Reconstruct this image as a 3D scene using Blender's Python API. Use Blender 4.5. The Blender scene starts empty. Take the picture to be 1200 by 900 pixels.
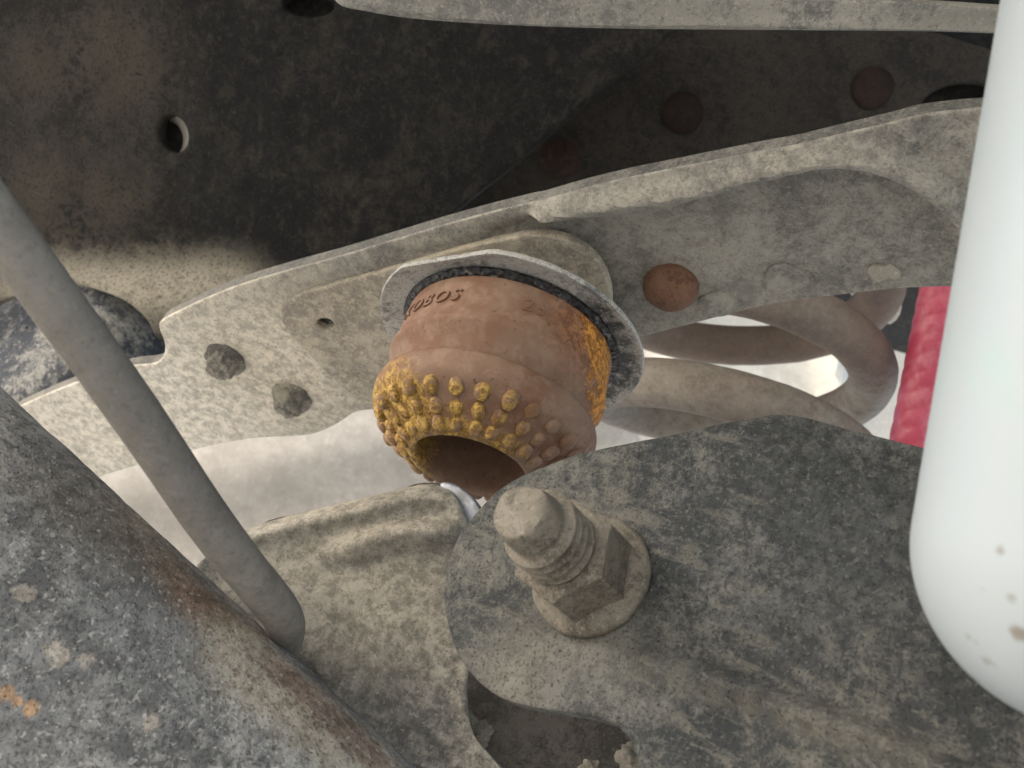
import bpy, bmesh, math, random
import numpy as np
from mathutils import Vector, Matrix, noise
from mathutils.geometry import delaunay_2d_cdt
random.seed(7)
sc = bpy.context.scene
col = sc.collection

# ------------------------------------------------------------------ camera
TH, RO = math.radians(31), math.radians(16)
FPX = 1153.0
CAM = Vector((0, 0, 0.25))
X0, U0 = Vector((1, 0, 0)), Vector((0, -math.sin(TH), math.cos(TH)))
FW = Vector((0, math.cos(TH), math.sin(TH)))
RT = X0 * math.cos(RO) + U0 * math.sin(RO)
UP = U0 * math.cos(RO) - X0 * math.sin(RO)
cd = bpy.data.cameras.new('camera')
cam = bpy.data.objects.new('camera', cd); col.objects.link(cam)
cam.matrix_world = Matrix(((RT.x, UP.x, -FW.x, CAM.x), (RT.y, UP.y, -FW.y, CAM.y), (RT.z, UP.z, -FW.z, CAM.z), (0, 0, 0, 1)))
cd.sensor_width = 36; cd.lens = 36 * FPX / 1200
cd.clip_start = 0.01; cd.clip_end = 500
cd.dof.use_dof = True; cd.dof.focus_distance = 0.335; cd.dof.aperture_fstop = 20
sc.camera = cam

# ------------------------------------------------------------------ light
SUN_AZ, SUN_EL = math.radians(-116), math.radians(37)
w = bpy.data.worlds.new('World'); sc.world = w; w.use_nodes = True
nt = w.node_tree; bg = nt.nodes['Background']
sky = nt.nodes.new('ShaderNodeTexSky'); sky.sky_type = 'NISHITA'; sky.sun_disc = False
sky.sun_elevation = SUN_EL; sky.sun_rotation = SUN_AZ
sky.air_density = 1.0; sky.dust_density = 2.8; sky.ozone_density = 1.0
nt.links.new(sky.outputs[0], bg.inputs[0]); bg.inputs[1].default_value = 0.15
sd = bpy.data.lights.new('sun', 'SUN'); sd.energy = 1.5; sd.angle = math.radians(55); sd.color = (1, .955, .885)
so = bpy.data.objects.new('sun', sd); col.objects.link(so)
sdir = Vector((math.sin(SUN_AZ) * math.cos(SUN_EL), math.cos(SUN_AZ) * math.cos(SUN_EL), math.sin(SUN_EL)))
so.rotation_euler = (-sdir).to_track_quat('-Z', 'Y').to_euler()
sc.view_settings.view_transform = 'Standard'; sc.view_settings.look = 'None'
sc.view_settings.gamma = 1; sc.view_settings.exposure = 1.75
sc.view_settings.use_curve_mapping = False
sc.cycles.max_bounces = 6; sc.cycles.diffuse_bounces = 3; sc.cycles.glossy_bounces = 2

# ------------------------------------------------------------------ helpers
def P(px, py, d):
    return CAM + RT * ((px - 600) / FPX * d) + UP * ((450 - py) / FPX * d) + FW * d
def D(x, y, z):                                   # a direction given as right, up, forward
    return (RT * x + UP * y + FW * z).normalized()
class Plane:
    """n: direction away from the viewer, through the point at pixel px,py and depth d"""
    def __init__(s, n, px, py, d):
        s.n = D(*n); s.p0 = P(px, py, d); s.k = s.n.dot(s.p0 - CAM)
        s.u = (RT - s.n * RT.dot(s.n)).normalized(); s.v = s.n.cross(s.u).normalized()
        if s.v.dot(UP) < 0: s.v = -s.v
    def at(s, px, py, off=0.0):
        r = P(px, py, 1.0) - CAM
        return CAM + r * (s.k / s.n.dot(r)) - s.n * off
    def depth(s, px, py): return (s.at(px, py) - CAM).dot(FW)

def tag(o, label=None, cat=None, group=None, kind=None):
    if label: o['label'] = label
    if cat: o['category'] = cat
    if group: o['group'] = group
    if kind: o['kind'] = kind
    return o
def thing(name, loc, label, cat, group=None):
    o = bpy.data.objects.new(name, None); col.objects.link(o); o.location = loc
    o.empty_display_size = .01
    return tag(o, label, cat, group)
def mk(name, vs, fs, mat, parent=None, smooth=40):
    """mesh object from world-space vertices"""
    org = Vector((0, 0, 0))
    if parent is not None:
        q = parent
        while q is not None: org += q.location; q = q.parent
    else:
        org = sum((Vector(v) for v in vs), Vector()) / len(vs)
    me = bpy.data.meshes.new(name)
    me.from_pydata([tuple(Vector(v) - org) for v in vs], [], fs)
    bm = bmesh.new(); bm.from_mesh(me); bmesh.ops.remove_doubles(bm, verts=bm.verts, dist=1e-7)
    bmesh.ops.recalc_face_normals(bm, faces=bm.faces); bm.to_mesh(me); bm.free()
    me.shade_smooth()
    if smooth: me.set_sharp_from_angle(angle=math.radians(smooth))
    me.materials.append(mat)
    o = bpy.data.objects.new(name, me); col.objects.link(o)
    if parent is not None: o.parent = parent
    else: o.location = org
    return o

def catmull(pts, closed, step):
    pts = [np.array(p, float) for p in pts]; n = len(pts); out = []
    rng = range(n if closed else n - 1)
    for i in rng:
        if closed: a, b, c, d = pts[i - 1], pts[i], pts[(i + 1) % n], pts[(i + 2) % n]
        else: a, b, c, d = pts[max(i - 1, 0)], pts[i], pts[i + 1], pts[min(i + 2, n - 1)]
        L = np.linalg.norm(c - b); m = max(1, int(round(L / step)))
        # centripetal
        t1 = max(np.linalg.norm(b - a), 1e-6) ** .5; t2 = t1 + max(np.linalg.norm(c - b), 1e-6) ** .5; t3 = t2 + max(np.linalg.norm(d - c), 1e-6) ** .5
        if np.linalg.norm(b - a) < 1e-6: a = b - (c - b); t1 = L ** .5; t2 = t1 + L ** .5; t3 = t2 + max(np.linalg.norm(d - c), 1e-6) ** .5
        if np.linalg.norm(d - c) < 1e-6: d = c + (c - b); t3 = t2 + L ** .5
        for k in range(m):
            t = t1 + (t2 - t1) * k / m
            A1 = (t1 - t) / t1 * a + t / t1 * b; A2 = (t2 - t) / (t2 - t1) * b + (t - t1) / (t2 - t1) * c; A3 = (t3 - t) / (t3 - t2) * c + (t - t2) / (t3 - t2) * d
            B1 = (t2 - t) / t2 * A1 + t / t2 * A2; B2 = (t3 - t) / (t3 - t1) * A2 + (t - t1) / (t3 - t1) * A3
            out.append((t2 - t) / (t2 - t1) * B1 + (t - t1) / (t2 - t1) * B2)
    if not closed: out.append(pts[-1])
    return np.array(out)
def inside(pts, poly):
    x, y = pts[:, 0], pts[:, 1]; r = np.zeros(len(pts), bool); n = len(poly); j = n - 1
    for i in range(n):
        xi, yi = poly[i]; xj, yj = poly[j]
        if yi != yj:
            c = ((yi > y) != (yj > y)) & (x < (xj - xi) * (y - yi) / (yj - yi) + xi); r ^= c
        j = i
    return r
def dist(pts, line, closed=False):
    L = np.array(line, float); best = np.full(len(pts), 1e9)
    n = len(L)
    for i in range(n if closed else n - 1):
        a, b = L[i], L[(i + 1) % n]; ab = b - a; q = max((ab ** 2).sum(), 1e-12)
        t = np.clip(((pts - a) @ ab) / q, 0, 1)
        best = np.minimum(best, np.hypot(*(pts - a - t[:, None] * ab).T))
    return best
def sstep(x): x = np.clip(x, 0, 1); return x * x * (3 - 2 * x)

def plate(name, outline, pl, mat, parent, thick=.004, step=6, rr=3.0, rh=None, holes=(), beads=(), rough=.00025, rsc=90, height=None, sharp=False, smooth=40, edge_mat=None):
    """sheet-metal plate: outline in the plane pl, rounded rim, raised beads, real thickness"""
    out = np.array(catmull(outline, True, step)) if not sharp else np.array(catmull(outline, True, 1e9))
    if sharp:
        o2 = []
        for i in range(len(out)):
            a, b = out[i], out[(i + 1) % len(out)]; m = max(1, int(np.linalg.norm(b - a) / step))
            for k in range(m): o2.append(a + (b - a) * k / m)
        out = np.array(o2)
    loops = [out] + [np.array([(cx + rx * math.cos(a) * math.cos(t) - ry * math.sin(a) * math.sin(t), cy + rx * math.cos(a) * math.sin(t) + ry * math.sin(a) * math.cos(t)) for a in np.linspace(0, 2 * math.pi, 28, endpoint=False)]) for cx, cy, rx, ry, t in holes]
    x0, y0 = out.min(0); x1, y1 = out.max(0)
    gx, gy = np.meshgrid(np.arange(x0, x1, step), np.arange(y0, y1, step))
    gx = gx + (np.arange(gx.shape[0]) % 2)[:, None] * step * .5
    g = np.stack([gx.ravel(), gy.ravel()], 1) + np.random.RandomState(3).uniform(-.15, .15, (gx.size, 2)) * step
    def dl(p):
        d = dist(p, loops[0], True)
        for h in loops[1:]: d = np.minimum(d, dist(p, h, True))
        return d
    ok = inside(g, out)
    for h in loops[1:]: ok &= ~inside(g, h)
    g = g[ok]; g = g[dl(g) > max(.6 * step, rr * 1.15)]
    rings = []
    for li, lp in enumerate(loops):
        t = np.roll(lp, -1, 0) - np.roll(lp, 1, 0); nn = np.stack([-t[:, 1], t[:, 0]], 1); nn /= np.linalg.norm(nn, axis=1)[:, None] + 1e-9
        test = lp + nn * .5
        ins = inside(test, lp)
        if li == 0: nn[~ins] *= -1
        else: nn[ins] *= -1
        for f in (.12, .4, 1.0):
            q = lp + nn * rr * f; q = q[(dl(q) > rr * f * .93) & inside(q, out)]; rings.append(q)
    pts = np.concatenate(loops + rings + [g])
    edges = []; b = 0
    for lp in loops:
        n = len(lp); edges += [(b + i, b + (i + 1) % n) for i in range(n)]; b += n
    V, E, F, ov, oe, of = delaunay_2d_cdt([Vector(p) for p in pts], edges, [], 0, 1e-6)
    V = np.array([tuple(v) for v in V]); F = np.array([tuple(f) for f in F])
    cen = V[F].mean(1); ok = inside(cen, out)
    for h in loops[1:]: ok &= ~inside(cen, h)
    F = F[ok]
    d = dl(V)
    pxs = pl.depth(*out.mean(0)) / FPX                     # metres per pixel on the plate
    rh_ = rr * pxs if rh is None else rh
    e = np.clip(1 - d / rr, 0, 1); off = -rh_ * (1 - np.sqrt(np.clip(1 - e * e, 0, 1)))
    for line, wd, h in beads:
        ln = catmull(line, False, 8); bd = dist(V, ln)
        off = off + h * sstep(1 - bd / wd)
    if height is not None: off = off + height(V)
    amp = sstep(d / (rr + 4))
    vs = []; 
    for i, (x, y) in enumerate(V):
        q = pl.at(x, y)
        nz = noise.fractal(q * rsc, 1.0, 2.0, 4) * rough * (.3 + .7 * amp[i])
        vs.append(q - pl.n * (off[i] + nz))
    fs = [tuple(int(k) for k in f) for f in F]
    b = 0
    # walls from every boundary edge
    cnt = {}
    for f in fs:
        for k in range(3):
            a_, b_ = f[k], f[(k + 1) % 3]; key = (min(a_, b_), max(a_, b_)); cnt[key] = cnt.get(key, 0) + 1
    back = {}
    def bk(i):
        if i not in back: back[i] = len(vs); vs.append(vs[i] + pl.n * thick)
        return back[i]
    for (a_, b_), c in cnt.items():
        if c == 1: fs.append((a_, b_, bk(b_), bk(a_)))
    # back skin
    nb = {}
    top = len(V)
    for f in [tuple(int(k) for k in f) for f in F]:
        q = []
        for i in f:
            if i in back: q.append(back[i])
            else:
                if i not in nb: nb[i] = len(vs); vs.append(pl.at(*V[i]) + pl.n * (thick - off[i] * .9))
                q.append(nb[i])
        fs.append(tuple(reversed(q)))
    o = mk(name, vs, fs, mat, parent, smooth)
    if edge_mat:
        o.data.materials.append(edge_mat)
        for p in o.data.polygons:
            if len(p.vertices) == 4: p.material_index = 1
    return o

def frame(axis, ref=None):
    a = axis.normalized()
    if ref is None: ref = Vector((0, 0, 1)) if abs(a.z) < .9 else Vector((0, 1, 0))
    u = (ref - a * ref.dot(a)).normalized(); return u, a.cross(u).normalized(), a
def lathe(prof, org, axis, ref=None, seg=48, fn=None, cap0=False, cap1=False):
    """prof: list of (r, h); returns verts and faces"""
    u, v, a = frame(axis, ref); vs = []; fs = []
    for i, (r, h) in enumerate(prof):
        for k in range(seg):
            t = 2 * math.pi * k / seg; rr, hh = (r, h) if fn is None else fn(r, h, t)
            vs.append(org + u * (rr * math.cos(t)) + v * (rr * math.sin(t)) + a * hh)
    for i in range(len(prof) - 1):
        for k in range(seg):
            k2 = (k + 1) % seg; fs.append((i * seg + k, i * seg + k2, (i + 1) * seg + k2, (i + 1) * seg + k))
    if cap0: fs.append(tuple(range(seg)))
    if cap1: fs.append(tuple((len(prof) - 1) * seg + k for k in range(seg)))
    return vs, fs
def smoothprof(pts, step):
    return [tuple(p) for p in catmull(pts, False, step)]
def tube(pts, rad, seg=24, caps=True, rough=0):
    """pts world vectors; rad number or list"""
    n = len(pts); vs = []; fs = []; pts = [Vector(p) for p in pts]
    t0 = (pts[1] - pts[0]).normalized(); u = t0.orthogonal().normalized()
    for i, p in enumerate(pts):
        t = (pts[min(i + 1, n - 1)] - pts[max(i - 1, 0)]).normalized()
        u = (u - t * u.dot(t)).normalized(); v = t.cross(u)
        r = rad[i] if isinstance(rad, (list, tuple)) else rad
        for k in range(seg):
            a = 2 * math.pi * k / seg; q = u * math.cos(a) + v * math.sin(a)
            rr = r + (noise.fractal((p + q * r) * 60, 1, 2, 3) * rough if rough else 0)
            vs.append(p + q * rr)
    for i in range(n - 1):
        for k in range(seg):
            k2 = (k + 1) % seg; fs.append((i * seg + k, i * seg + k2, (i + 1) * seg + k2, (i + 1) * seg + k))
    if caps: fs += [tuple(reversed(range(seg))), tuple((n - 1) * seg + k for k in range(seg))]
    return vs, fs
def join(*parts):
    vs = []; fs = []
    for a, b in parts:
        n = len(vs); vs += a; fs += [tuple(i + n for i in f) for f in b]
    return vs, fs
def path3(pts, step=.004):
    return [Vector(p) for p in catmull([tuple(p) for p in pts], False, step)]

# ------------------------------------------------------------------ materials
class NT:
    def __init__(s, name):
        s.m = bpy.data.materials.new(name); s.m.use_nodes = True; s.t = s.m.node_tree
        s.b = s.t.nodes['Principled BSDF']; s.pos = s.t.nodes.new('ShaderNodeNewGeometry').outputs['Position']
    def put(s, sock, v):
        if hasattr(v, 'is_output') or isinstance(v, bpy.types.NodeSocket): s.t.links.new(v, sock)
        elif isinstance(v, (tuple, list)) and len(v) == 3 and sock.type == 'RGBA': sock.default_value = (*v, 1)
        else: sock.default_value = v
    def noise(s, scale, detail=4, rough=.6, dist=0, off=(0, 0, 0), vec=None):
        n = s.t.nodes.new('ShaderNodeTexNoise'); mp = s.t.nodes.new('ShaderNodeVectorMath'); mp.operation = 'ADD'
        s.put(mp.inputs[0], vec or s.pos); mp.inputs[1].default_value = off; s.t.links.new(mp.outputs[0], n.inputs['Vector'])
        n.inputs['Scale'].default_value = scale; n.inputs['Detail'].default_value = detail; n.inputs['Roughness'].default_value = rough; n.inputs['Distortion'].default_value = dist
        return n.outputs['Fac']
    def math(s, op, a, b=0.0, c=None, clamp=False):
        n = s.t.nodes.new('ShaderNodeMath'); n.operation = op; n.use_clamp = clamp; s.put(n.inputs[0], a); s.put(n.inputs[1], b)
        if c is not None: s.put(n.inputs[2], c)
        return n.outputs[0]
    def ramp(s, v, lo, hi):
        n = s.t.nodes.new('ShaderNodeMapRange'); n.interpolation_type = 'SMOOTHSTEP'; s.put(n.inputs[0], v)
        n.inputs[1].default_value = lo; n.inputs[2].default_value = hi; return n.outputs[0]
    def mix(s, f, a, b, mode='MIX'):
        n = s.t.nodes.new('ShaderNodeMix'); n.data_type = 'RGBA'; n.blend_type = mode
        s.put(n.inputs[0], f); s.put(n.inputs[6], a); s.put(n.inputs[7], b); return n.outputs[2]
    def near(s, pt, rad, soft, nz, amp):
        """1 inside a ragged patch of radius rad round the world point pt"""
        n = s.t.nodes.new('ShaderNodeVectorMath'); n.operation = 'DISTANCE'; s.put(n.inputs[0], s.pos); n.inputs[1].default_value = tuple(pt)
        d = s.math('ADD', n.outputs['Value'], s.math('MULTIPLY', s.math('SUBTRACT', nz, .5), amp))
        return s.ramp(d, rad + soft, rad - soft)
    def bump(s, h, strength, distance):
        n = s.t.nodes.new('ShaderNodeBump'); n.inputs['Strength'].default_value = strength; n.inputs['Distance'].default_value = distance
        s.put(n.inputs['Height'], h); s.t.links.new(n.outputs[0], s.b.inputs['Normal'])

def grime(name, base, dust, amt=.5, dust2=None, rust=None, rust_amt=.5, s=1.0, bump=.6, rough=.85, spots=(), dark=.5, lightspeck=.35, contrast=.1, metal=0.0, spec=.2, stain=0.0, streak=None):
    m = NT(name)
    rnd = random.Random(name); off = (rnd.uniform(0, 5), rnd.uniform(0, 5), rnd.uniform(0, 5))
    blot = m.noise(26 * s, 3, .6, .6, off); mid = m.noise(210 * s, 5, .78, .2, off); fine = m.noise(1000 * s, 1, .6, 0, off)
    tone = m.noise(12 * s, 2, .5, 0, (off[1], off[0], 2))
    v = m.math('ADD', m.math('MULTIPLY', blot, .42), m.math('ADD', m.math('MULTIPLY', mid, .52), m.math('MULTIPLY', fine, .12)))
    thr = .535 + (.5 - amt) * .3
    mask = m.ramp(v, thr - contrast * .7, thr + contrast * .7)
    d2 = dust2 or tuple(c * .78 for c in dust)
    dcol = m.mix(m.ramp(tone, .35, .65), dust, d2)
    c = m.mix(mask, base, dcol)
    if stain:
        sv = m.ramp(m.noise(45 * s, 4, .72, .9, (off[2], off[1], 4)), .50, .66); c = m.mix(m.math('MULTIPLY', sv, stain), c, tuple(x * .9 for x in base))
    if rust:
        rn = m.noise(34 * s, 6, .65, .8, (off[2], 1, off[0]))
        rv = m.ramp(rn, .5 + (.5 - rust_amt) * .4, .62 + (.5 - rust_amt) * .4); c = m.mix(rv, c, rust)
    if streak:
        sdv, sst, sco = streak
        dt = m.t.nodes.new('ShaderNodeVectorMath'); dt.operation = 'DOT_PRODUCT'; m.put(dt.inputs[0], m.pos); dt.inputs[1].default_value = tuple(sdv)
        sc_ = m.t.nodes.new('ShaderNodeVectorMath'); sc_.operation = 'SCALE'; sc_.inputs[0].default_value = tuple(sdv); m.put(sc_.inputs[3], m.math('MULTIPLY', dt.outputs['Value'], .88))
        sb_ = m.t.nodes.new('ShaderNodeVectorMath'); sb_.operation = 'SUBTRACT'; m.put(sb_.inputs[0], m.pos); m.put(sb_.inputs[1], sc_.outputs[0])
        sn = m.noise(130 * s, 4, .7, .3, off, sb_.outputs[0])
        c = m.mix(m.math('MULTIPLY', m.ramp(sn, .52, .66), sst), c, sco)
    for pt, rad, soft, amp, colr in spots:
        k = m.near(pt, rad, soft, mid, amp)
        c = m.mix(m.math('MULTIPLY', k, .88), c, m.mix(m.ramp(mid, .38, .6), tuple(x * .55 for x in colr), colr))
    sp = m.noise(800 * s, 2, .7, 0, (3, off[0], off[1]))
    dk = m.ramp(sp, .44, .34); c = m.mix(m.math('MULTIPLY', dk, dark), c, tuple(x * .4 for x in base))
    lt = m.ramp(m.noise(560 * s, 1, .6, 0, (off[1], 7, off[2])), .62, .70); c = m.mix(m.math('MULTIPLY', lt, lightspeck), c, tuple(min(1, x * 1.35) for x in dust))
    h = m.math('ADD', m.math('MULTIPLY', m.noise(110 * s, 2, .5, 0, off), .5), m.math('ADD', m.math('MULTIPLY', fine, .10), m.math('MULTIPLY', mask, .22)))
    h = m.math('SUBTRACT', h, m.math('MULTIPLY', dk, .22))
    m.put(m.b.inputs['Base Color'], c)
    m.put(m.b.inputs['Roughness'], m.math('ADD', m.math('MULTIPLY', mask, .1), rough - .08, clamp=True))
    m.b.inputs['Specular IOR Level'].default_value = spec; m.b.inputs['Metallic'].default_value = metal
    m.bump(h, bump, .0012 / s ** .5)
    return m.m

TAN = (.42, .37, .29); PALE = (.56, .52, .43); GREY = (.30, .29, .27); DK = (.045, .045, .044)

# ------------------------------------------------------------------ ground and floor pan (outside the frame, they shape the light)
mg = grime('dry_concrete', (.56, .535, .48), (.63, .60, .54), .5, s=.1, bump=.3)
g = mk('ground', [Vector((-40, -40, 0)), Vector((40, -40, 0)), Vector((40, 40, 0)), Vector((-40, 40, 0))], [(0, 1, 2, 3)], mg)
tag(g, kind='structure')

# ------------------------------------------------------------------ rail plane
RAIL = Plane((.22, .70, .68), 605, 385, .425)
rail_m = grime('dusty_rail_steel', (.16, .152, .135), (.42, .385, .315), .60, stain=.5, dust2=(.36, .335, .28), s=1.0, bump=.6, dark=.3, contrast=.17, lightspeck=.2,
    spots=[(RAIL.at(150, 470), .10, .05, .04, (.78, .72, .60)), (RAIL.at(330, 430), .045, .03, .03, (.70, .63, .50))])  # soft pale spots paint the stronger light at the rail's left end
railedge = grime('grey_edge_steel', (.10, .097, .09), (.24, .225, .195), .5, contrast=.17)
rust_m = grime('rusty_rivet', (.10, .05, .03), (.22, .12, .075), .7, s=1.3, bump=.5, dark=.3, lightspeck=.2)
mud_m = grime('dusty_bolt_head', (.10, .095, .085), (.33, .30, .24), .45, s=1.4, bump=.8)
rail = thing('frame_rail', RAIL.at(600, 380), 'long dusty steel frame rail with bolts and one rust brown rivet behind the bump stop', 'frame rail')
outline = [(-40, 505), (10, 482), (85, 450), (150, 430), (186, 424), (193, 412), (191, 395), (186, 380), (215, 362), (270, 338), (330, 319), (400, 300), (460, 282), (520, 264), (575, 249), (620, 238), (680, 222), (740, 208),
           (800, 196), (870, 182), (950, 166), (1020, 150), (1050, 143), (1075, 136), (1110, 131), (1170, 126), (1260, 118), (1260, 348), (1130, 354), (1060, 356), (1000, 362), (900, 375), (800, 399), (745, 412),
           (680, 420), (600, 450), (500, 470), (440, 480), (415, 484), (400, 494), (385, 502), (368, 509), (340, 512), (300, 514), (262, 520), (230, 527), (170, 543), (115, 560), (40, 588), (-40, 620)]
def rail_h(V):
    # swage: the field right of the bump stop lies lower than the rolled rim, as pressed
    ln = catmull([(540, 285), (600, 262), (660, 256), (720, 258), (800, 240), (880, 218), (950, 202), (1010, 205), (1060, 222), (1100, 250), (1135, 290), (1170, 340)], False, 8)
    d = dist(V, ln)
    poly = np.concatenate([ln, np.array([[1170, 500], [540, 500]])]); ins = inside(V, poly)
    s = np.where(ins, d, -d)
    fade = sstep((V[:, 0] - 540) / 160)
    h = -.009 * sstep((s + 9) / 18) * fade
    # lower left belly pressed a little forward
    return h
plate('rail_plate', outline, RAIL, rail_m, rail, edge_mat=railedge, thick=.0062, step=6, rr=2.4, holes=[(381, 381, 10.5, 7, .15)], beads=[
    ([(640, 250), (700, 238), (800, 222), (900, 197), (960, 183), (1010, 184), (1060, 200), (1105, 230), (1150, 280)], 22, .006),
    ([(190, 392), (270, 352), (400, 314), (520, 280), (640, 246)], 10, .0006)], height=rail_h)
# bump stop bracket lapped on the rail
BRK = Plane((.22, .70, .68), 605, 385, .4215)
brk = thing('mounting_bracket', BRK.at(420, 400), 'flat dusty doubler bracket with one small round hole left of the bump stop', 'bracket')
brk_m = grime('dusty_bracket_steel', (.24, .215, .175), (.45, .41, .32), .65, stain=.4, dust2=(.42, .36, .27), bump=.5, dark=.3)
plate('bracket_plate', [(328, 372), (330, 360), (338, 352), (350, 346), (420, 326), (480, 309), (540, 292), (590, 281), (635, 276), (670, 284), (700, 306), (715, 340), (712, 385), (680, 425), (600, 452), (520, 468), (455, 484), (430, 476), (400, 455), (365, 420), (340, 393)],
      BRK, brk_m, brk, thick=.0034, step=6, rr=2.5, holes=[(381, 380, 10, 6.5, .15)])
nx = -RAIL.n
def hexhead(parent, px, py, pl, R, H, mat, name, seed, chip=0):
    rnd = random.Random(seed); ph = rnd.uniform(0, 1)
    def fn(r, h, t):
        k = math.cos(math.pi / 6) / math.cos(((t + ph) % (math.pi / 3)) - math.pi / 6)
        f = 1 if h < H * .25 else k
        q = noise.fractal(Vector((math.cos(t) * 2 + seed, math.sin(t) * 2, h * 200)), 1, 2, 3) * R * .09
        return r * f + q * (r / R), h + q * .5 * (h > H * .5)
    prof = [(R * 1.32, -.002), (R * 1.34, H * .08), (R * 1.25, H * .2), (R * 1.04, H * .27), (R * 1.0, H * .4), (R * .98, H * .82), (R * .88, H * .97), (R * .6, H * 1.02), (R * .25, H * 1.03), (R * .02, H * 1.03)]
    v, f = lathe(prof, pl.at(px, py), -pl.n, seg=48, fn=fn, cap1=True)
    return mk(name, v, f, mat, parent, 35)
def dome(parent, px, py, pl, R, H, mat, name, sink=.001):
    prof = [(R * 1.0, -sink), (R * 1.0, H * .12)] + [(R * math.cos(a), H * (.15 + .85 * math.sin(a))) for a in np.linspace(.1, math.pi / 2 - .05, 9)]
    def fn(r, h, t):
        q = noise.fractal(Vector((math.cos(t) * 1.6 + px, math.sin(t) * 1.6, h * 150)), 1, 2, 3) * R * .035; return r + q * r / R, h
    v, f = lathe(prof, pl.at(px, py), -pl.n, seg=40, cap1=True, fn=fn)
    return mk(name, v, f, mat, parent, 60)
hexhead(rail, 264, 421, RAIL, .0078, .0085, mud_m, 'bolt_head', 1)
hexhead(rail, 342, 466, RAIL, .0078, .0085, mud_m, 'bolt_head', 2)
dome(rail, 786, 335, Plane((.22, .70, .68), 605, 385, .4372), .0112, .0085, rust_m, 'rivet')
flake_m = grime('flaking_undercoat', (.28, .26, .22), (.40, .37, .31), .6, bump=.5, dark=.3)
pale_flake = grime('pale_dried_mud', (.34, .31, .25), (.50, .45, .36), .6, bump=.5, dark=.2)
FL = Plane((.22, .70, .68), 605, 385, .4360)
for o_, m__ in (([(818, 352), (832, 345), (850, 344), (862, 352), (871, 360), (858, 368), (840, 372), (825, 368)], flake_m),
               ([(898, 320), (905, 312), (922, 310), (938, 317), (952, 322), (955, 336), (940, 346), (915, 347), (900, 340)], flake_m),
               ([(1016, 318), (1024, 311), (1036, 313), (1043, 310), (1057, 321), (1052, 329), (1040, 327), (1030, 332), (1021, 326)], pale_flake)):
    plate('paint_flake', o_, FL, pale_flake if m__ is pale_flake else rail_m, rail, thick=.002, step=5, rr=1.5, rough=.0004)

# ------------------------------------------------------------------ dark panels above the rail
PAN = Plane((.10, .16, .98), 300, 200, .56)
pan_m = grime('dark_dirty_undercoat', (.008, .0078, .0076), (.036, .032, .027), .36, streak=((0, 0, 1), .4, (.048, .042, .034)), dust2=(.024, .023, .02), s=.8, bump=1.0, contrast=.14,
    spots=[(PAN.at(x, y), .016, .032, .18, (.080, .067, .051)) for x, y in ((40, 80), (130, 40), (150, 90), (40, 220), (130, 230), (30, 290))] + [(PAN.at(x, 345 - abs(x - 170) * .02), .018, .018, .03, (.40, .36, .28)) for x in (40, 80, 120, 160, 200, 240, 275)])  # upper left spots paint light falling from the left; the low row is mud
pan = thing('crossmember', PAN.at(300, 330), 'dark mud stained crossmember wall with round hole in upper left', 'crossmember')
def pan_h(V):
    yb = 300 + (V[:, 0] - 100) * .02
    t = np.clip((V[:, 1] - yb) / 60, 0, 1)
    return .012 * sstep(t)
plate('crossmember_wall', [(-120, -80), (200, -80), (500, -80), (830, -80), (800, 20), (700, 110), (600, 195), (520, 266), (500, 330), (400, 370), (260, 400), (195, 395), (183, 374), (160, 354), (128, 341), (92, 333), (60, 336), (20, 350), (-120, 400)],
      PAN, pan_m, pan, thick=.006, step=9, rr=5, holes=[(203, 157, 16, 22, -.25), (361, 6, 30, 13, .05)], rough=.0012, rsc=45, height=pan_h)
ins_m = grime('bare_zinc_thread', (.42, .40, .36), (.62, .58, .5), .6, s=2, bump=.3, rough=.5)
rp_ = [(.0096, .0005), (.0096, .0105), (.0125, .0105), (.0125, .0005)]
vs = []; fs = []
for i, (rr, h) in enumerate(rp_):
    for k in range(40):
        t = 2 * math.pi * k / 40
        vs.append(PAN.at(203, 157, -h - .0055) + PAN.u * (rr * .9 * math.cos(t) - h * .95) + PAN.v * (rr * 1.1 * math.sin(t) - h * .15))
for i in range(4):
    j = (i + 1) % 4
    for k in range(40): fs.append((i * 40 + k, i * 40 + (k + 1) % 40, j * 40 + (k + 1) % 40, j * 40 + k))
mk('threaded_insert', vs, fs, ins_m, pan)
mk('sky_block_cap', [v_ + PAN.n * .0006 for v_ in vs[80:120]], [tuple(range(40))], pan_m, pan)  # dark cap added to keep sky from showing through the hole

PAN2 = Plane((.05, .22, .97), 850, 130, .62)
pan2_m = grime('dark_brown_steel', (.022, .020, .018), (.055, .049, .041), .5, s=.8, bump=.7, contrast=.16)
pan2 = thing('spring_tower', PAN2.at(850, 200), 'dark brown spring tower plate with recessed rusty rivets above the rail', 'spring tower')
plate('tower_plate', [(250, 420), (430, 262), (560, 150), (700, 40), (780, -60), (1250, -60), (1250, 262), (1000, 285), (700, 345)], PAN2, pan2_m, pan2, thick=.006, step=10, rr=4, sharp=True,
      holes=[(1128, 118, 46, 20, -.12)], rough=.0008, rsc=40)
drk_rust = grime('dark_rust', (.020, .014, .012), (.048, .030, .024), .5, s=1, bump=.5, dark=.3, lightspeck=.1)
for px, py in ((655, 186), (800, 132), (1022, 103)):
    dome(pan2, px, py, PAN2, .013, .006, drk_rust, 'rivet')

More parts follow.
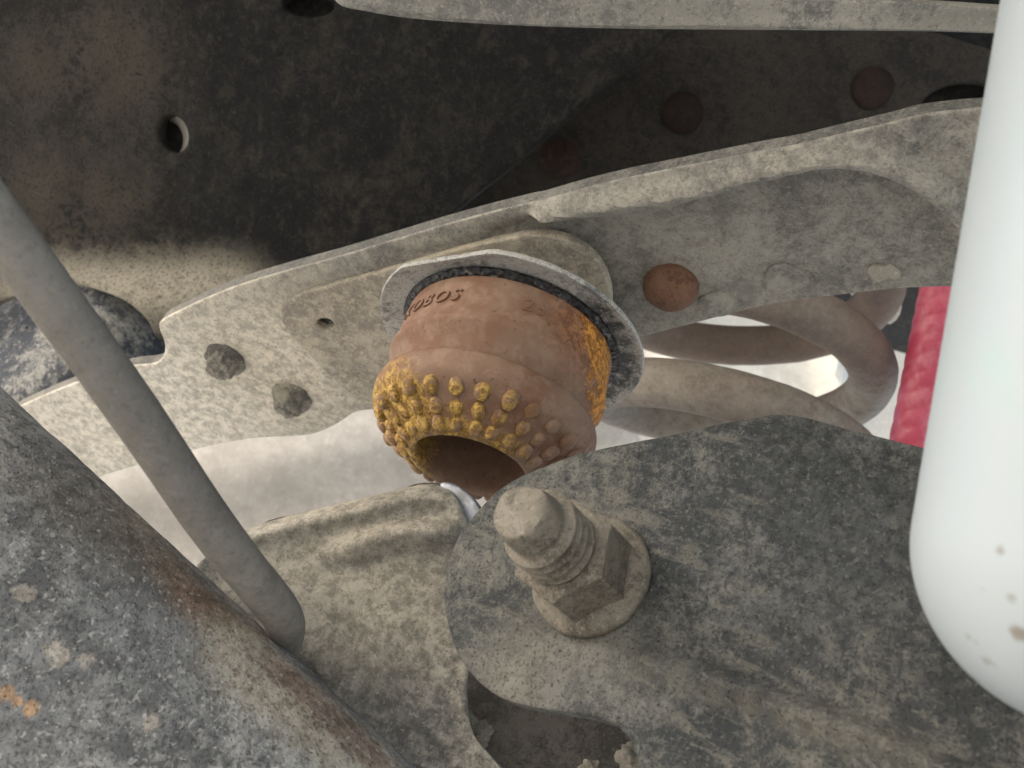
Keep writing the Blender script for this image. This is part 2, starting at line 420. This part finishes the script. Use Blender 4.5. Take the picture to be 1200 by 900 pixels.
def block_sky(px, py, rx, ry, pl, deep, parent, mat):  # dark sheet added behind a hole to block the sky
    c = pl.at(px, py) + pl.n * deep; k = deep and pl.depth(px, py) / FPX
    v = [c + pl.u * (rx * k * 1.5 * math.cos(a)) + pl.v * (ry * k * 1.5 * math.sin(a)) + pl.n * (.004 * math.cos(3 * a)) for a in np.linspace(0, 2 * math.pi, 24, endpoint=False)]
    mk('sky_block_sheet', [c + pl.n * .002] + v, [(0, 1 + k_, 1 + (k_ + 1) % 24) for k_ in range(24)], mat, parent)
block_sky(361, 6, 36, 20, PAN, .012, pan, pan_m); block_sky(1128, 118, 50, 26, PAN2, .02, pan2, pan2_m)

# ------------------------------------------------------------------ top flange strip and unseen floor pan
STR = Plane((.05, .55, .83), 800, 25, .36)
strip_m = grime('grey_flange_steel', (.17, .165, .15), (.36, .34, .29), .6, s=1.2, bump=.4, dark=.3)
st = thing('floor_flange', STR.at(800, 20), 'thin pale grey sheet metal flange along the top edge of the picture', 'flange')
plate('flange_strip', [(380, -40), (395, 4), (430, 14), (480, 22), (560, 28), (680, 33), (800, 35), (950, 36), (1090, 37), (1176, 40), (1260, 44), (1260, 14), (1176, 9), (1100, 4), (1000, 0), (900, -4), (800, -8), (700, -40)], STR, strip_m, st, thick=.004, step=7, rr=3, beads=[([(430, 5), (560, 22), (700, 27), (950, 30), (1250, 37)], 8, .001)])
fp_m = grime('black_floor_undercoat', (.02, .02, .02), (.06, .055, .045), .4, s=.5)
fl = thing('unseen_floor_pan', Vector((.2, .4, .80)), 'unseen black vehicle floor sheet above everything, outline cut for shade', 'unseen floor pan')
ring = ((-1.3, -1.0), (1.6, -1.0), (1.6, .68), (-.62, .68), (-.62, -.08), (-1.3, -.08))  # unseen; stepped outline shaped to shade the shock and bracket, not the rail's left
v = [Vector((x, y, z)) for z in (.80, .83) for x, y in ring]
mk('unseen_floor_sheet', v, [tuple(range(6)), tuple(range(6, 12))] + [(k, (k + 1) % 6, 6 + (k + 1) % 6, 6 + k) for k in range(6)], fp_m, fl, 0)

# ------------------------------------------------------------------ bump stop
BO = P(598, 398, .405)                       # centre of the seat disc
Z0 = Vector((0, 0, 1)); toCam = Vector((CAM.x - BO.x, CAM.y - BO.y, 0)).normalized(); side = Vector((-toCam.y, toCam.x, 0))
if side.dot(RT) < 0: side = -side
Z = (Z0 + side * .02 - toCam * .0).normalized(); toCam = (toCam - Z * toCam.dot(Z)).normalized(); side = (side - Z * side.dot(Z) - toCam * side.dot(toCam)).normalized()   # leans a little
R = .0430
def bpt(phi, r, h):                          # phi: 0 faces the camera, positive to image right; h measured down, in R
    return BO + (toCam * math.cos(phi) + side * math.sin(phi)) * (r * R) - Z * (h * R)
# seat cup
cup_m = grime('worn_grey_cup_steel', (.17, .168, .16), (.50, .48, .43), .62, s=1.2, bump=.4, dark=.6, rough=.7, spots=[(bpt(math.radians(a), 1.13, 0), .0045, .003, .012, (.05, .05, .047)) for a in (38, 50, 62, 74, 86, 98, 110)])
cup = thing('seat_cup', BO, 'round grey steel seat cup flange above the rubber bump stop', 'seat cup')
def cupfn(r, h, t):
    # t=0 faces the camera; two straight flats like the pressed tab
    if r > R * 1.1:
        a = t - math.radians(-38)
        a = (a + math.pi) % (2 * math.pi) - math.pi
        k = 1.0
        if abs(a) < math.radians(48): k = min(1, .93 / max(math.cos(a), .2))
        r = r * k
    return r, h
prof = [(R * .3, .004), (R * 1.0, .004), (R * 1.10, .0035), (R * 1.2, .0028), (R * 1.28, .001), (R * 1.298, -.0006), (R * 1.29, -.0016), (R * 1.27, -.0016), (R * 1.21, -.0004), (R * 1.1, .0002), (R * .9, .0008), (R * .3, .0008)]
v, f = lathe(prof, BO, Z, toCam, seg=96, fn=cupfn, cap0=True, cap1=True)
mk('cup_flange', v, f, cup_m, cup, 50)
# black foam seal between the cup and the rubber
sm = NT('black_foam_seal')
vo = sm.t.nodes.new('ShaderNodeTexVoronoi'); vo.inputs['Scale'].default_value = 420; sm.put(vo.inputs['Vector'], sm.pos)
sm.put(sm.b.inputs['Base Color'], sm.mix(sm.ramp(sm.noise(300, 3), .55, .7), (.012, .012, .012), (.16, .15, .13))); sm.b.inputs['Roughness'].default_value = .55
sm.bump(vo.outputs['Distance'], 1.0, .0015)
prof = smoothprof([(R * .9, .0006), (R * 1.04, .0004), (R * 1.062, -.0008), (R * 1.035, -.0024), (R * .9, -.003)], .0006)
v, f = lathe(prof, BO, Z, toCam, seg=96)
seal = mk('foam_seal', v, f, sm.m, cup, 60)

def rubber(name, yellow_spots, patchy=False):
    m = NT(name)
    blot = m.noise(30, 5, .6, .5); mid = m.noise(170, 5, .65, .3); fine = m.noise(900, 3)
    c = m.mix(m.ramp(blot, .38, .62), (.185, .095, .057), (.23, .145, .098))
    c = m.mix(m.math('MULTIPLY', m.ramp(mid, .45, .66), .55), c, (.29, .195, .135))
    dk = m.ramp(m.noise(520, 3, .6, 0, (2, 4, 1)), .36, .3); c = m.mix(m.math('MULTIPLY', dk, .6), c, (.06, .035, .025))
    h = m.math('ADD', m.math('MULTIPLY', mid, .35), m.math('MULTIPLY', fine, .12))
    foam = m.noise(330, 3, .75, .4, (1, 1, 1)); pn = m.noise(200, 3, .7)
    for pt, rad, soft, amp, colr, rel in yellow_spots:
        k = m.near(pt, rad, soft, pn, amp)
        yc = m.mix(m.ramp(foam, .40, .62), (colr[0] * .42, colr[1] * .36, colr[2] * .35), colr)
        k2 = m.math('MULTIPLY', k, m.ramp(pn, .36, .54)) if patchy else k
        c = m.mix(k2, c, yc); h = m.math('ADD', h, m.math('MULTIPLY', k, m.math('MULTIPLY', foam, rel)))
    m.put(m.b.inputs['Base Color'], c); m.b.inputs['Roughness'].default_value = .72; m.b.inputs['Specular IOR Level'].default_value = .3
    m.bump(h, .6, .0016)
    return m.m
rad_ = math.radians
OR = (.74, .33, .06); YE = (.52, .33, .085)
body_m = rubber('brown_bump_rubber', [
    (bpt(rad_(38), 1.0, .26), .013, .012, .014, (.36, .165, .075), 0.3),
    (bpt(rad_(52), 1.0, .22), .0080, .003, .022, OR, 2.5), (bpt(rad_(61), 1.0, .36), .0105, .003, .020, OR, 2.5), (bpt(rad_(72), 1.0, .48), .0100, .003, .018, OR, 2.5), (bpt(rad_(40), 1.0, .14), .004, .004, .022, OR, 2.0), (bpt(rad_(84), 1.0, .6), .007, .003, .015, OR, 2),
    (bpt(rad_(-62), .82, 1.25), .015, .006, .02, YE, 1.5), (bpt(rad_(-100), .85, 1.27), .022, .006, .02, YE, 1.5), (bpt(rad_(-20), .60, 1.39), .007, .005, .014, YE, 1.2), (bpt(rad_(20), .58, 1.40), .005, .004, .012, YE, 1.2)])
bs = thing('bump_stop', BO, 'brown rubber suspension bump stop with rows of yellowed nubs round its open end', 'bump stop')
prof = [(.93, -.01), (.985, 0), (1.0, .05), (1.005, .22), (1.012, .40), (1.03, .49), (1.034, .535), (1.005, .585), (.95, .67), (.91, .76), (.872, .84), (.86, .876), (.89, .882), (.99, .868), (1.03, .876), (1.042, .925), (1.032, 1.0), (1.015, 1.06), (.97, 1.115), (.88, 1.185), (.74, 1.29), (.62, 1.375), (.565, 1.41), (.535, 1.422), (.515, 1.405), (.51, 1.35), (.53, 1.2), (.54, .94), (.49, .55), (.3, .42), (.02, .40)]
prof = [(r * R, -h * R) for r, h in smoothprof(prof, .02)]
def bfn(r, h, t):
    q = noise.fractal(Vector((math.cos(t) * 3, math.sin(t) * 3, h * 90)), 1, 2, 4) * .00025
    # torn away skin on the right
    a = (-t + math.pi) % (2 * math.pi) - math.pi
    return r + q, h
v, f = lathe(prof, BO, Z, toCam, seg=144, fn=bfn)
body = mk('rubber_body', v, f, body_m, bs, 60)
# nubs
nub_y = rubber('yellowed_nub_rubber', [(bpt(rad_(-50), .8, 1.25), .042, .014, .06, YE, 1.5)], True)
prof = [(.0036, -.002), (.0037, .001), (.0034, .0026), (.0026, .0037), (.0013, .0043), (.0001, .0044)]
nub_meshes = []
for k in range(4):
    def nf(r, h, t, k=k):
        q = noise.fractal(Vector((math.cos(t) * 1.3 + k * 7, math.sin(t) * 1.3, h * 300)), 1, 2, 3) * .0005; return r * 1.0 + q * (r / .0036), h + q * .5
    v, f = lathe(prof, Vector(), Vector((0, 0, 1)), seg=16, fn=nf)
    me = bpy.data.meshes.new('nub'); me.from_pydata([tuple(x) for x in v], [], f); me.shade_smooth(); me.materials.append(nub_y); nub_meshes.append(me)
rows = [(.905, 1.155), (.765, 1.262), (.635, 1.355)]
slope = math.atan2(.1 * 1.0, .14)
NB = 25
rnd = random.Random(5)
for ri, (r, h) in enumerate(rows):
    for k in range(NB):
        phi = 2 * math.pi * (k + .5) / NB + rnd.uniform(-.02, .02) + .05
        o = bpy.data.objects.new('nub', rnd.choice(nub_meshes)); col.objects.link(o); o.parent = bs
        rad = toCam * math.cos(phi) + side * math.sin(phi)
        nrm = (rad * .60 - Z * .80).normalized()
        if ri == 0: nrm = (rad * .72 - Z * .68).normalized()
        tn = (-toCam * math.sin(phi) + side * math.cos(phi)); tn = (tn - nrm * tn.dot(nrm)).normalized(); yy = nrm.cross(tn)
        q = Matrix((tn, yy, nrm)).transposed().to_quaternion(); o.rotation_mode = 'QUATERNION'; o.rotation_quaternion = q
        o.location = bpt(phi, r + rnd.uniform(-.01, .01), h) - BO
        s_ = rnd.uniform(.66, .84) * (1 if ri else 1.05) * (.95 if ri == 2 else 1); o.scale = (s_, s_ * rnd.uniform(1.15, 1.4), s_ * rnd.uniform(.6, .85))
# raised lettering round the collar
let_m = rubber('moulded_letter_rubber', [])
def letters(txt, size, phi0, h0, depth):
    cu = bpy.data.curves.new('t', 'FONT'); cu.body = txt; cu.size = size; cu.extrude = depth; cu.shear = .15; cu.space_character = 1.3; cu.bevel_depth = size * .012 if depth > .0002 else 0
    t = bpy.data.objects.new('t', cu); col.objects.link(t); bpy.context.view_layer.update()
    me = bpy.data.meshes.new_from_object(t.evaluated_get(bpy.context.evaluated_depsgraph_get()))
    bpy.data.objects.remove(t)
    bm = bmesh.new(); bm.from_mesh(me); bmesh.ops.subdivide_edges(bm, edges=[e for e in bm.edges if e.calc_length() > size * .2], cuts=1)
    for q in bm.verts:
        x, y, z = q.co; phi = phi0 + x / R
        hh = h0 - y / R
        rr = 1.0 + .02 * max(0, min(1, (hh - .07) / .35)) + z / R
        q.co = bpt(phi, rr, hh) - BO
    bm.to_mesh(me); bm.free(); me.materials.clear(); me.materials.append(let_m)
    o = bpy.data.objects.new('lettering', me); col.objects.link(o); o.parent = bs
    return o
letters('KOBOS', .0080, rad_(-73), .345, .0005)
letters('25', .0080, rad_(1), .33, .00010)

# ------------------------------------------------------------------ coil spring
SA = P(868, 404, .57); SR = .0735; WR = .0130; PITCH = .056
tc = Vector((CAM.x - SA.x, CAM.y - SA.y, 0)).normalized(); SX = (Z0 + tc * .26).normalized(); tc = (tc - SX * tc.dot(SX)).normalized(); ts = SX.cross(tc)
if ts.dot(RT) < 0: ts = -ts
spr_m = grime('dusty_brown_spring_steel', (.18, .145, .12), (.34, .315, .27), .62, dust2=(.25, .19, .15), s=.5, bump=.12, dark=.15, lightspeck=.1, contrast=.2)
pts = []
for i in range(0, 400):
    t = -2.6 * 2 * math.pi + 4.1 * 2 * math.pi * i / 399
    pts.append(SA + (tc * math.cos(t) - ts * math.sin(t)) * SR + SX * (PITCH * t / (2 * math.pi)))
v, f = tube(pts, WR, 20, rough=.0004)
o = mk('coil_spring', v, f, spr_m, None, 60)
tag(o, 'thick brown and grey coil spring seen below the rail beside the shock', 'coil spring')

# ------------------------------------------------------------------ red spiral tube
red = NT('red_plastic'); red.put(red.b.inputs['Base Color'], red.mix(red.ramp(red.noise(120, 4), .4, .7), (.50, .06, .11), (.58, .15, .2))); red.b.inputs['Roughness'].default_value = .42
A, B = P(1123, 260, .50), P(1057, 590, .50); ax = (B - A); Ln = ax.length; u, v_, a_ = frame(ax)
vs = []; fs = []; NS, NZ = 36, 260
for i in range(NZ):
    for k in range(NS):
        t = 2 * math.pi * k / NS; z = Ln * i / (NZ - 1)
        ph = (z / .0095 - 4 * t / (2 * math.pi)) % 1.0
        r = .0113 + .0009 * abs(math.sin(math.pi * ph)) ** .35
        vs.append(A + u * r * math.cos(t) + v_ * r * math.sin(t) + a_ * z)
for i in range(NZ - 1):
    for k in range(NS):
        k2 = (k + 1) % NS; fs.append((i * NS + k, i * NS + k2, (i + 1) * NS + k2, (i + 1) * NS + k))
o = mk('spiral_cord', vs, fs, red.m, None, 60)
tag(o, 'bright red spiral ribbed tube hanging behind the white shock absorber', 'spiral tube')

# ------------------------------------------------------------------ lower arm behind the bracket
ARM = Plane((0, -.30, .95), 430, 720, .345)
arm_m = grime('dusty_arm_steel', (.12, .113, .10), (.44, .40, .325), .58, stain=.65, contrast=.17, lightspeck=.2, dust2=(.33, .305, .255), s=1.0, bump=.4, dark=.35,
    spots=[(ARM.at(450, 800), .018, .02, .06, (.15, .142, .125)), (ARM.at(480, 870), .018, .02, .06, (.15, .145, .135)), (ARM.at(390, 760), .010, .012, .05, (.14, .13, .115)), (ARM.at(420, 660), .035, .03, .03, (.36, .32, .25))])  # dark spots low down: part stain, part painted shade; the last one is dust
arm = thing('lower_control_arm', ARM.at(420, 880), 'pale dusty lower control arm with rounded pressed lip under the bump stop', 'control arm')
def arm_h(V):
    top = catmull([(230, 632), (300, 607), (400, 582), (500, 561), (540, 572), (562, 600)], False, 6)
    d = dist(V, top)
    ins = inside(V, np.array([[200, 640], [300, 607], [400, 582], [500, 561], [562, 600], [620, 700], [620, 1100], [200, 1100]]))
    h = -.011 * np.clip(1 - d / 26, 0, 1) ** 2 - .0030 * sstep((d - 18) / 20) * sstep((700 - V[:, 1]) / 60)
    bl = catmull([(340, 660), (400, 645), (450, 632), (495, 625), (524, 623)], False, 6)
    h = h + .0065 * sstep(1 - dist(V, bl) / 27) * sstep((V[:, 0] - 330) / 130)
    return h
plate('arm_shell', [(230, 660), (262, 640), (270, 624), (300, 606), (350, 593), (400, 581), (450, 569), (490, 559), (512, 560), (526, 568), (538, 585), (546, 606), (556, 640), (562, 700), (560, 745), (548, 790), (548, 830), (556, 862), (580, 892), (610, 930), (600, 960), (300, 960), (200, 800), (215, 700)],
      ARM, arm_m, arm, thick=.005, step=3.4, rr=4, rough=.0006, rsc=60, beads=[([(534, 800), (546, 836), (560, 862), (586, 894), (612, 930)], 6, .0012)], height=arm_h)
lipm = NT('worn_bare_steel'); lipm.put(lipm.b.inputs['Base Color'], lipm.mix(lipm.ramp(lipm.noise(200, 4), .4, .6), (.33, .34, .37), (.2, .2, .2))); lipm.b.inputs['Metallic'].default_value = .5; lipm.b.inputs['Roughness'].default_value = .45
LIP = Plane((.25, -.28, .92), 545, 592, .364)
plate('bare_lip', [(515, 566), (530, 566), (544, 574), (556, 586), (566, 602), (572, 622), (560, 634), (540, 620), (525, 590)], LIP, lipm.m, arm, thick=.003, step=5, rr=3)
# recess under the bracket
REC = Plane((-.1, .25, .96), 650, 870, .372)
rec_m = grime('brown_grey_recess', (.07, .063, .056), (.15, .134, .113), .5, s=1, bump=.6, dark=.3)
rec = thing('bushing_sleeve', REC.at(650, 880), 'brown grey curved bushing sleeve in the recess under the bracket', 'bushing')
a0, a1 = P(500, 880, .385), P(860, 850, .385)
pts = [a0.lerp(a1, i / 20) for i in range(21)]
v, f = tube(pts, .034, 56, rough=.0006)
mk('sleeve', v, f, rec_m, rec, 60)
clod = grime('dried_mud_clod', (.22, .2, .16), (.34, .31, .25), .6, s=1.3, bump=.9, dark=.2)
for i, (px, py, rr) in enumerate(((740, 890, 14), (690, 902, 10), (565, 855, 11), (548, 842, 9), (556, 870, 12))):
    c = P(px, py, .338 if px > 600 else .347); bm = bmesh.new(); bmesh.ops.create_icosphere(bm, subdivisions=3, radius=1)
    s_ = rr * .35 / FPX
    vs = [c + Vector((q.co.x, q.co.y, q.co.z)) * s_ * (1 + .7 * noise.fractal(q.co * 1.3 + Vector((i * 5, 0, 0)), 1, 2, 4)) for q in bm.verts]
    fs = [tuple(x.index for x in q.verts) for q in bm.faces]; bm.free()
    mk('mud_clod', vs, fs, clod, arm, 80)

# ------------------------------------------------------------------ right bracket with bolt
BN = (.45, -.50, .74)
BR = Plane(BN, 690, 680, .29)
br_m = grime('grey_green_dirty_steel', (.036, .039, .039), (.145, .138, .117), .43, stain=.5, streak=(D(.84, -.34, -.40), .4, (.20, .185, .15)), dust2=(.14, .138, .125), s=1.3, bump=.6, dark=.6, lightspeck=.3, contrast=.15,
    spots=[(BR.at(760 + 320 * k, 782 + 106 * k), .0025, .004, .018, (.20, .182, .145)) for k in np.linspace(0, 1, 9)] + [(BR.at(1010, 650), .028, .03, .05, (.062, .066, .067)), (BR.at(960, 540), .012, .016, .03, (.05, .054, .054)), (BR.at(600, 795), .010, .014, .05, (.24, .22, .175)), (BR.at(690, 735), .012, .012, .05, (.2, .185, .155))])
brk2 = thing('bolted_bracket', BR.at(760, 880), 'large dark grey mud speckled steel bracket carrying the threaded bolt', 'bracket')
def br_h(V):
    # pressed dish towards the upper right and a shallow rib low down
    a = np.array([820, 480.]); b = np.array([1150, 640.]); ab = (b - a) / np.linalg.norm(b - a); nn = np.array([ab[1], -ab[0]])
    s = (V - a) @ nn
    h = -.004 * sstep((s + 20) / 90)
    return h
plate('bracket_plate', [(556, 602), (575, 582), (600, 563), (640, 545), (680, 531), (740, 518), (800, 506), (860, 491), (905, 480), (920, 479), (937, 481), (980, 492), (1030, 504), (1085, 517), (1250, 552), (1350, 700), (1350, 1000), (780, 1000), (756, 930), (748, 893), (738, 868), (722, 850), (700, 841), (660, 834), (620, 828), (588, 818), (562, 800), (542, 776), (529, 748), (521, 715), (520, 690), (525, 660), (536, 630)],
      BR, br_m, brk2, thick=.0048, step=6, rr=3.2, rough=.0005, rsc=110, height=br_h, beads=[([(760, 778), (860, 805), (960, 842), (1080, 890), (1200, 950)], 26, .0032)])
# bolt and nut
bolt_m = grime('mud_coated_bolt', (.11, .094, .072), (.26, .228, .178), .6, stain=.25, dust2=(.205, .178, .138), s=1.6, bump=.3, dark=.4, rough=.75, lightspeck=.4)
bx_ = -BR.n; b0 = BR.at(694, 676)
bt = thing('flange_bolt', b0, 'mud brown hex flange nut on threaded bolt end in the dark bracket', 'bolt')
mm = .29 / FPX
FR = 74 * mm
prof = [(FR * .96, -.001), (FR * 1.0, .0012), (FR * .995, .0028), (FR * .95, .0040), (FR * .84, .0054), (FR * .76, .0062), (FR * .5, .0066)]
v, f = lathe(prof, b0, bx_, seg=72, fn=lambda r, h, t: (r + noise.fractal(Vector((math.cos(t) * 3, math.sin(t) * 3, h * 200)), 1, 2, 3) * .0004, h))
mk('flange', v, f, bolt_m, bt, 50)
HR = 58 * mm; NH = .0230
def nutfn(r, h, t):
    ph = .0
    k = math.cos(math.pi / 6) / math.cos(((t + ph) % (math.pi / 3)) - math.pi / 6)
    hexr = HR * k / math.cos(math.pi / 6) * .93
    rr = min(r, hexr)
    return rr, h
prof = [(HR * 1.2, .003), (HR * 1.2, .0205), (HR * 1.06, .0212), (HR * .99, .0219), (HR * .92, .0225), (HR * .88, NH), (HR * .7, NH), (HR * .6, NH - .0012), (HR * .55, NH - .002)]
v, f = lathe(prof, b0, bx_, seg=144, fn=nutfn)
mk('nut', v, f, bolt_m, bt, 22)
# stud with helical thread, dog point
SRd = 43.5 * mm
PT = .0040; H0, H1 = .018, .0392; vs = []; fs = []; NS = 48
u, v_, a_ = frame(bx_)
hs = list(np.linspace(H0, H1, 160)) + [H1 + .0008, H1 + .002, H1 + .0038, H1 + .0062, H1 + .0082, H1 + .0094, H1 + .0100, H1 + .0102]
rs = [None] * 160 + [.80, .79, .775, .75, .715, .65, .42, .02]
for h, rr in zip(hs, rs):
    for k in range(NS):
        t = 2 * math.pi * k / NS
        if rr is None:
            ph = ((h / PT) - t / (2 * math.pi)) % 1.0; tri = 1 - abs(2 * ph - 1) ** 1.0; tri = tri * tri * (3 - 2 * tri)
            fade = sstep(np.array([(H1 - h) / .0018]))[0]
            r = SRd * (.77 + .25 * tri * fade)
        else: r = SRd * rr
        q = u * math.cos(t) + v_ * math.sin(t)
        r += noise.fractal((b0 + q * r + a_ * h) * 220, 1, 2, 3) * (.00022 if rr is None else .0005)
        vs.append(b0 + q * r + a_ * h)
n = len(hs)
for i in range(n - 1):
    for k in range(NS):
        k2 = (k + 1) % NS; fs.append((i * NS + k, i * NS + k2, (i + 1) * NS + k2, (i + 1) * NS + k))
# worn flat on the point
fn_ = (bx_ * .55 + D(-.1, .9, -.3) * .6).normalized(); lim = fn_.dot(a_ * (H1 + .0048) + fn_ * SRd * .5)
for i in range(160 * NS, len(vs)):
    e = (vs[i] - b0).dot(fn_) - lim
    if e > 0: vs[i] = vs[i] - fn_ * e
mk('threaded_stud', vs, fs, bolt_m, bt, 50)

# ------------------------------------------------------------------ big tube lower left
tu_m = grime('grey_black_painted_tube', (.065, .068, .072), (.25, .24, .22), .40, dust2=(.21, .21, .2), s=1.0, bump=.9, dark=.5, lightspeck=.5, contrast=.13)
TR = .052; td = .30
e0, e1 = np.array([-60., 415.]), np.array([500., 927.])
dr = (e1 - e0) / np.linalg.norm(e1 - e0); pp = np.array([-dr[1], dr[0]])
rp = TR / td * FPX
c0 = e0 + pp * rp - dr * 120; c1 = e1 + pp * rp + dr * 150
A, B = P(*c0, td), P(*c1, td)
def tpt(px, py):                                     # point on the tube's near surface under a pixel
    r = (P(px, py, 1) - CAM); ax = (B - A).normalized(); w0 = CAM - A
    a = r - ax * r.dot(ax); b = w0 - ax * w0.dot(ax)
    qa, qb, qc = a.dot(a), 2 * a.dot(b), b.dot(b) - TR * TR; ds = qb * qb - 4 * qa * qc
    t = (-qb - math.sqrt(max(ds, 0))) / (2 * qa); return CAM + r * t
RU = (.26, .19, .145); DU = (.42, .37, .29); CH = (.48, .42, .35)
tspots = [(tpt(200, 665), .008, .006, .012, RU), (tpt(230, 705), .009, .006, .012, RU), (tpt(255, 722), .006, .006, .012, RU)]
for k in np.linspace(0, 1, 6): tspots.append((tpt(285 + 150 * k, 765 + 122 * k), .014, .008, .018, DU))
for k in np.linspace(0.1, 1, 5): tspots.append((tpt(322 + 120 * k, 778 + 108 * k), .0075, .005, .014, RU))
tspots += [(tpt(120, 640 - 50), .02, .02, .02, (.22, .21, .19)), (tpt(170, 620), .012, .012, .02, (.27, .24, .19))]
for px, py, r in ((66, 762, .0035), (74, 768, .0022), (97, 774, .0022), (175, 846, .0032), (28, 695, .0025)): tspots.append((tpt(px, py), r * .8, .0006, .012, CH))
for px, py, r in ((8, 812, .0024), (22, 823, .002), (36, 831, .0026)): tspots.append((tpt(px, py), r * .8, .0006, .005, (.52, .33, .19)))
tu2 = grime('grey_black_rusting_tube', (.105, .104, .102), (.37, .355, .32), .54, dust2=(.22, .22, .215), streak=((B - A).normalized(), .35, (.33, .32, .30)), s=1.0, bump=.9, dark=.5, lightspeck=.5, contrast=.13, spots=tspots)
pts = [A.lerp(B, i / 90) for i in range(91)]
v, f = tube(pts, TR, 128, rough=.0005)
o = mk('axle_tube', v, f, tu2.m if hasattr(tu2, 'm') else tu2, None, 60)
tag(o, 'large dark grey axle tube with rust patches and pale paint chips in lower left corner', 'axle tube')

# ------------------------------------------------------------------ bent rod
rod_m = grime('dull_brown_grey_rod', (.17, .155, .132), (.27, .248, .212), .55, dust2=(.22, .203, .18), s=.6, bump=.25, dark=.2, lightspeck=.15, contrast=.2)
RR = .0062
ctl = [(-70, 172, .212), (0, 266, .22), (60, 348, .227), (120, 430, .236), (180, 516, .247), (240, 604, .262), (285, 664, .277), (315, 700, .290), (331, 722, .302), (334, 745, .322), (322, 778, .350)]
pts = path3([P(*c) for c in ctl], .003)
v, f = tube(pts, RR, 40, rough=.0001)
o = mk('stabilizer_rod', v, f, rod_m.m if hasattr(rod_m, 'm') else rod_m, None, 60)
tag(o, 'bent grey brown metal rod running diagonally across the left side', 'rod')

# ------------------------------------------------------------------ white shock absorber
wm = NT('white_enamel')
wd = wm.ramp(wm.noise(38, 4, .65, .6), .54, .74)
wc = wm.mix(wm.math('MULTIPLY', wd, .35), (.43, .465, .47), (.34, .52, .46))
wm.b.inputs['Roughness'].default_value = .42
SH = .034; sdp = .19
l0, l1 = np.array([1190., 0.]), np.array([1085., 618.]); sdir2 = (l1 - l0) / np.linalg.norm(l1 - l0); sp_ = np.array([-sdir2[1], sdir2[0]])
if sp_[0] < 0: sp_ = -sp_
rp = SH / sdp * FPX
A, B = P(*(l0 + sp_ * rp - sdir2 * 500), sdp), P(*(l1 + sp_ * rp), sdp)
ln = (B - A).length; axs = (B - A).normalized()
def spt(px, py):
    r_ = (P(px, py, 1) - CAM); c_ = B; qa = r_.dot(r_); w_ = CAM - c_; qb = 2 * r_.dot(w_); qc = w_.dot(w_) - SH * SH
    return CAM + r_ * ((-qb - math.sqrt(max(qb * qb - 4 * qa * qc, 0))) / (2 * qa))
snz = wm.noise(260, 3)
for px, py, r_, st_ in ((1194, 742, .0014, .8), (1172, 646, .0007, .6), (1135, 748, .0007, .4), (1142, 752, .0006, .4), (1156, 776, .0008, .45), (1165, 781, .0006, .4), (1185, 700, .0004, .5), (1150, 690, .0004, .4)):
    wc = wm.mix(wm.math('MULTIPLY', wm.near(spt(px, py), r_, .0007, snz, .003), st_), wc, (.20, .165, .12))
wm.put(wm.b.inputs['Base Color'], wc)
prof = [(SH, 0), (SH, ln * .3), (SH, ln * .6), (SH, ln * .85), (SH, ln - .004), (SH, ln)] + [(SH * math.cos(a), ln + .0335 * math.sin(a)) for a in np.linspace(.08, math.pi / 2 - .02, 24)]
v, f = lathe(prof, A, axs, seg=96, cap0=True)
o = mk('shock_absorber', v, f, wm.m, None, 60)
tag(o, 'white enamelled shock absorber body with rounded lower end along the right edge', 'shock absorber')

# ------------------------------------------------------------------ pale things behind
BG = Plane((-.05, -.15, .98), 380, 560, 1.15)
bg_m = grime('pale_grey_paint', (.30, .275, .235), (.46, .425, .365), .5, stain=.6, s=.3, bump=.2, dark=.1, lightspeck=.2, contrast=.2)
bgp = thing('trailing_arm', BG.at(350, 600), 'pale grey blurred trailing arm seen below the left end of the rail', 'arm')
plate('arm_plate', [(-60, 520), (150, 480), (300, 450), (480, 420), (700, 420), (760, 760), (500, 800), (320, 760), (200, 740), (100, 700), (-60, 620)], BG, bg_m, bgp, thick=.01, step=8, rr=6, beads=[([(-40, 610), (200, 572), (480, 512), (700, 470)], 70, .012)])
BG2 = Plane((.05, .10, .98), 880, 430, 1.25)
bg2_m = grime('pale_dusty_panel', (.60, .57, .50), (.70, .67, .59), .6, s=.5, bump=.2, dark=.1)
bg2 = thing('inner_panel', BG2.at(880, 520), 'pale sand coloured inner body panel behind the coil spring', 'panel')
plate('panel_sheet', [(640, 160), (1300, 160), (1300, 620), (640, 620)], BG2, bg2_m, bg2, thick=.008, step=12, rr=5, sharp=True, beads=[([(775, 180), (800, 600)], 28, .03), ([(960, 180), (985, 600)], 28, .03)])
# bushing seen through the rail opening
BU = P(90, 430, .62); bu_m = grime('dark_blue_grey_rubber', (.05, .055, .065), (.34, .33, .30), .45, s=.6, bump=.5, dark=.4)
prof = smoothprof([(.018, -.03), (.05, -.03), (.062, -.02), (.066, 0), (.062, .025), (.05, .04), (.03, .044), (.001, .045)], .006)
v, f = lathe(prof, BU, D(-.3, .5, -.8), seg=64)
o = mk('suspension_bushing', v, f, bu_m, None, 60)
tag(o, 'dark blue grey bushing seen through the rounded opening left of the rail', 'bushing')
TAB = Plane((.05, .1, .98), 1030, 350, .6)
o = thing('hanger_tab', TAB.at(1030, 350), 'small pale rounded tab showing under the rail beside the red tube', 'tab')
plate('tab_plate', [(985, 300), (1050, 300), (1058, 350), (1056, 368), (1045, 380), (1030, 374), (1005, 352)], TAB, bg2_m, o, thick=.004, step=8, rr=4)
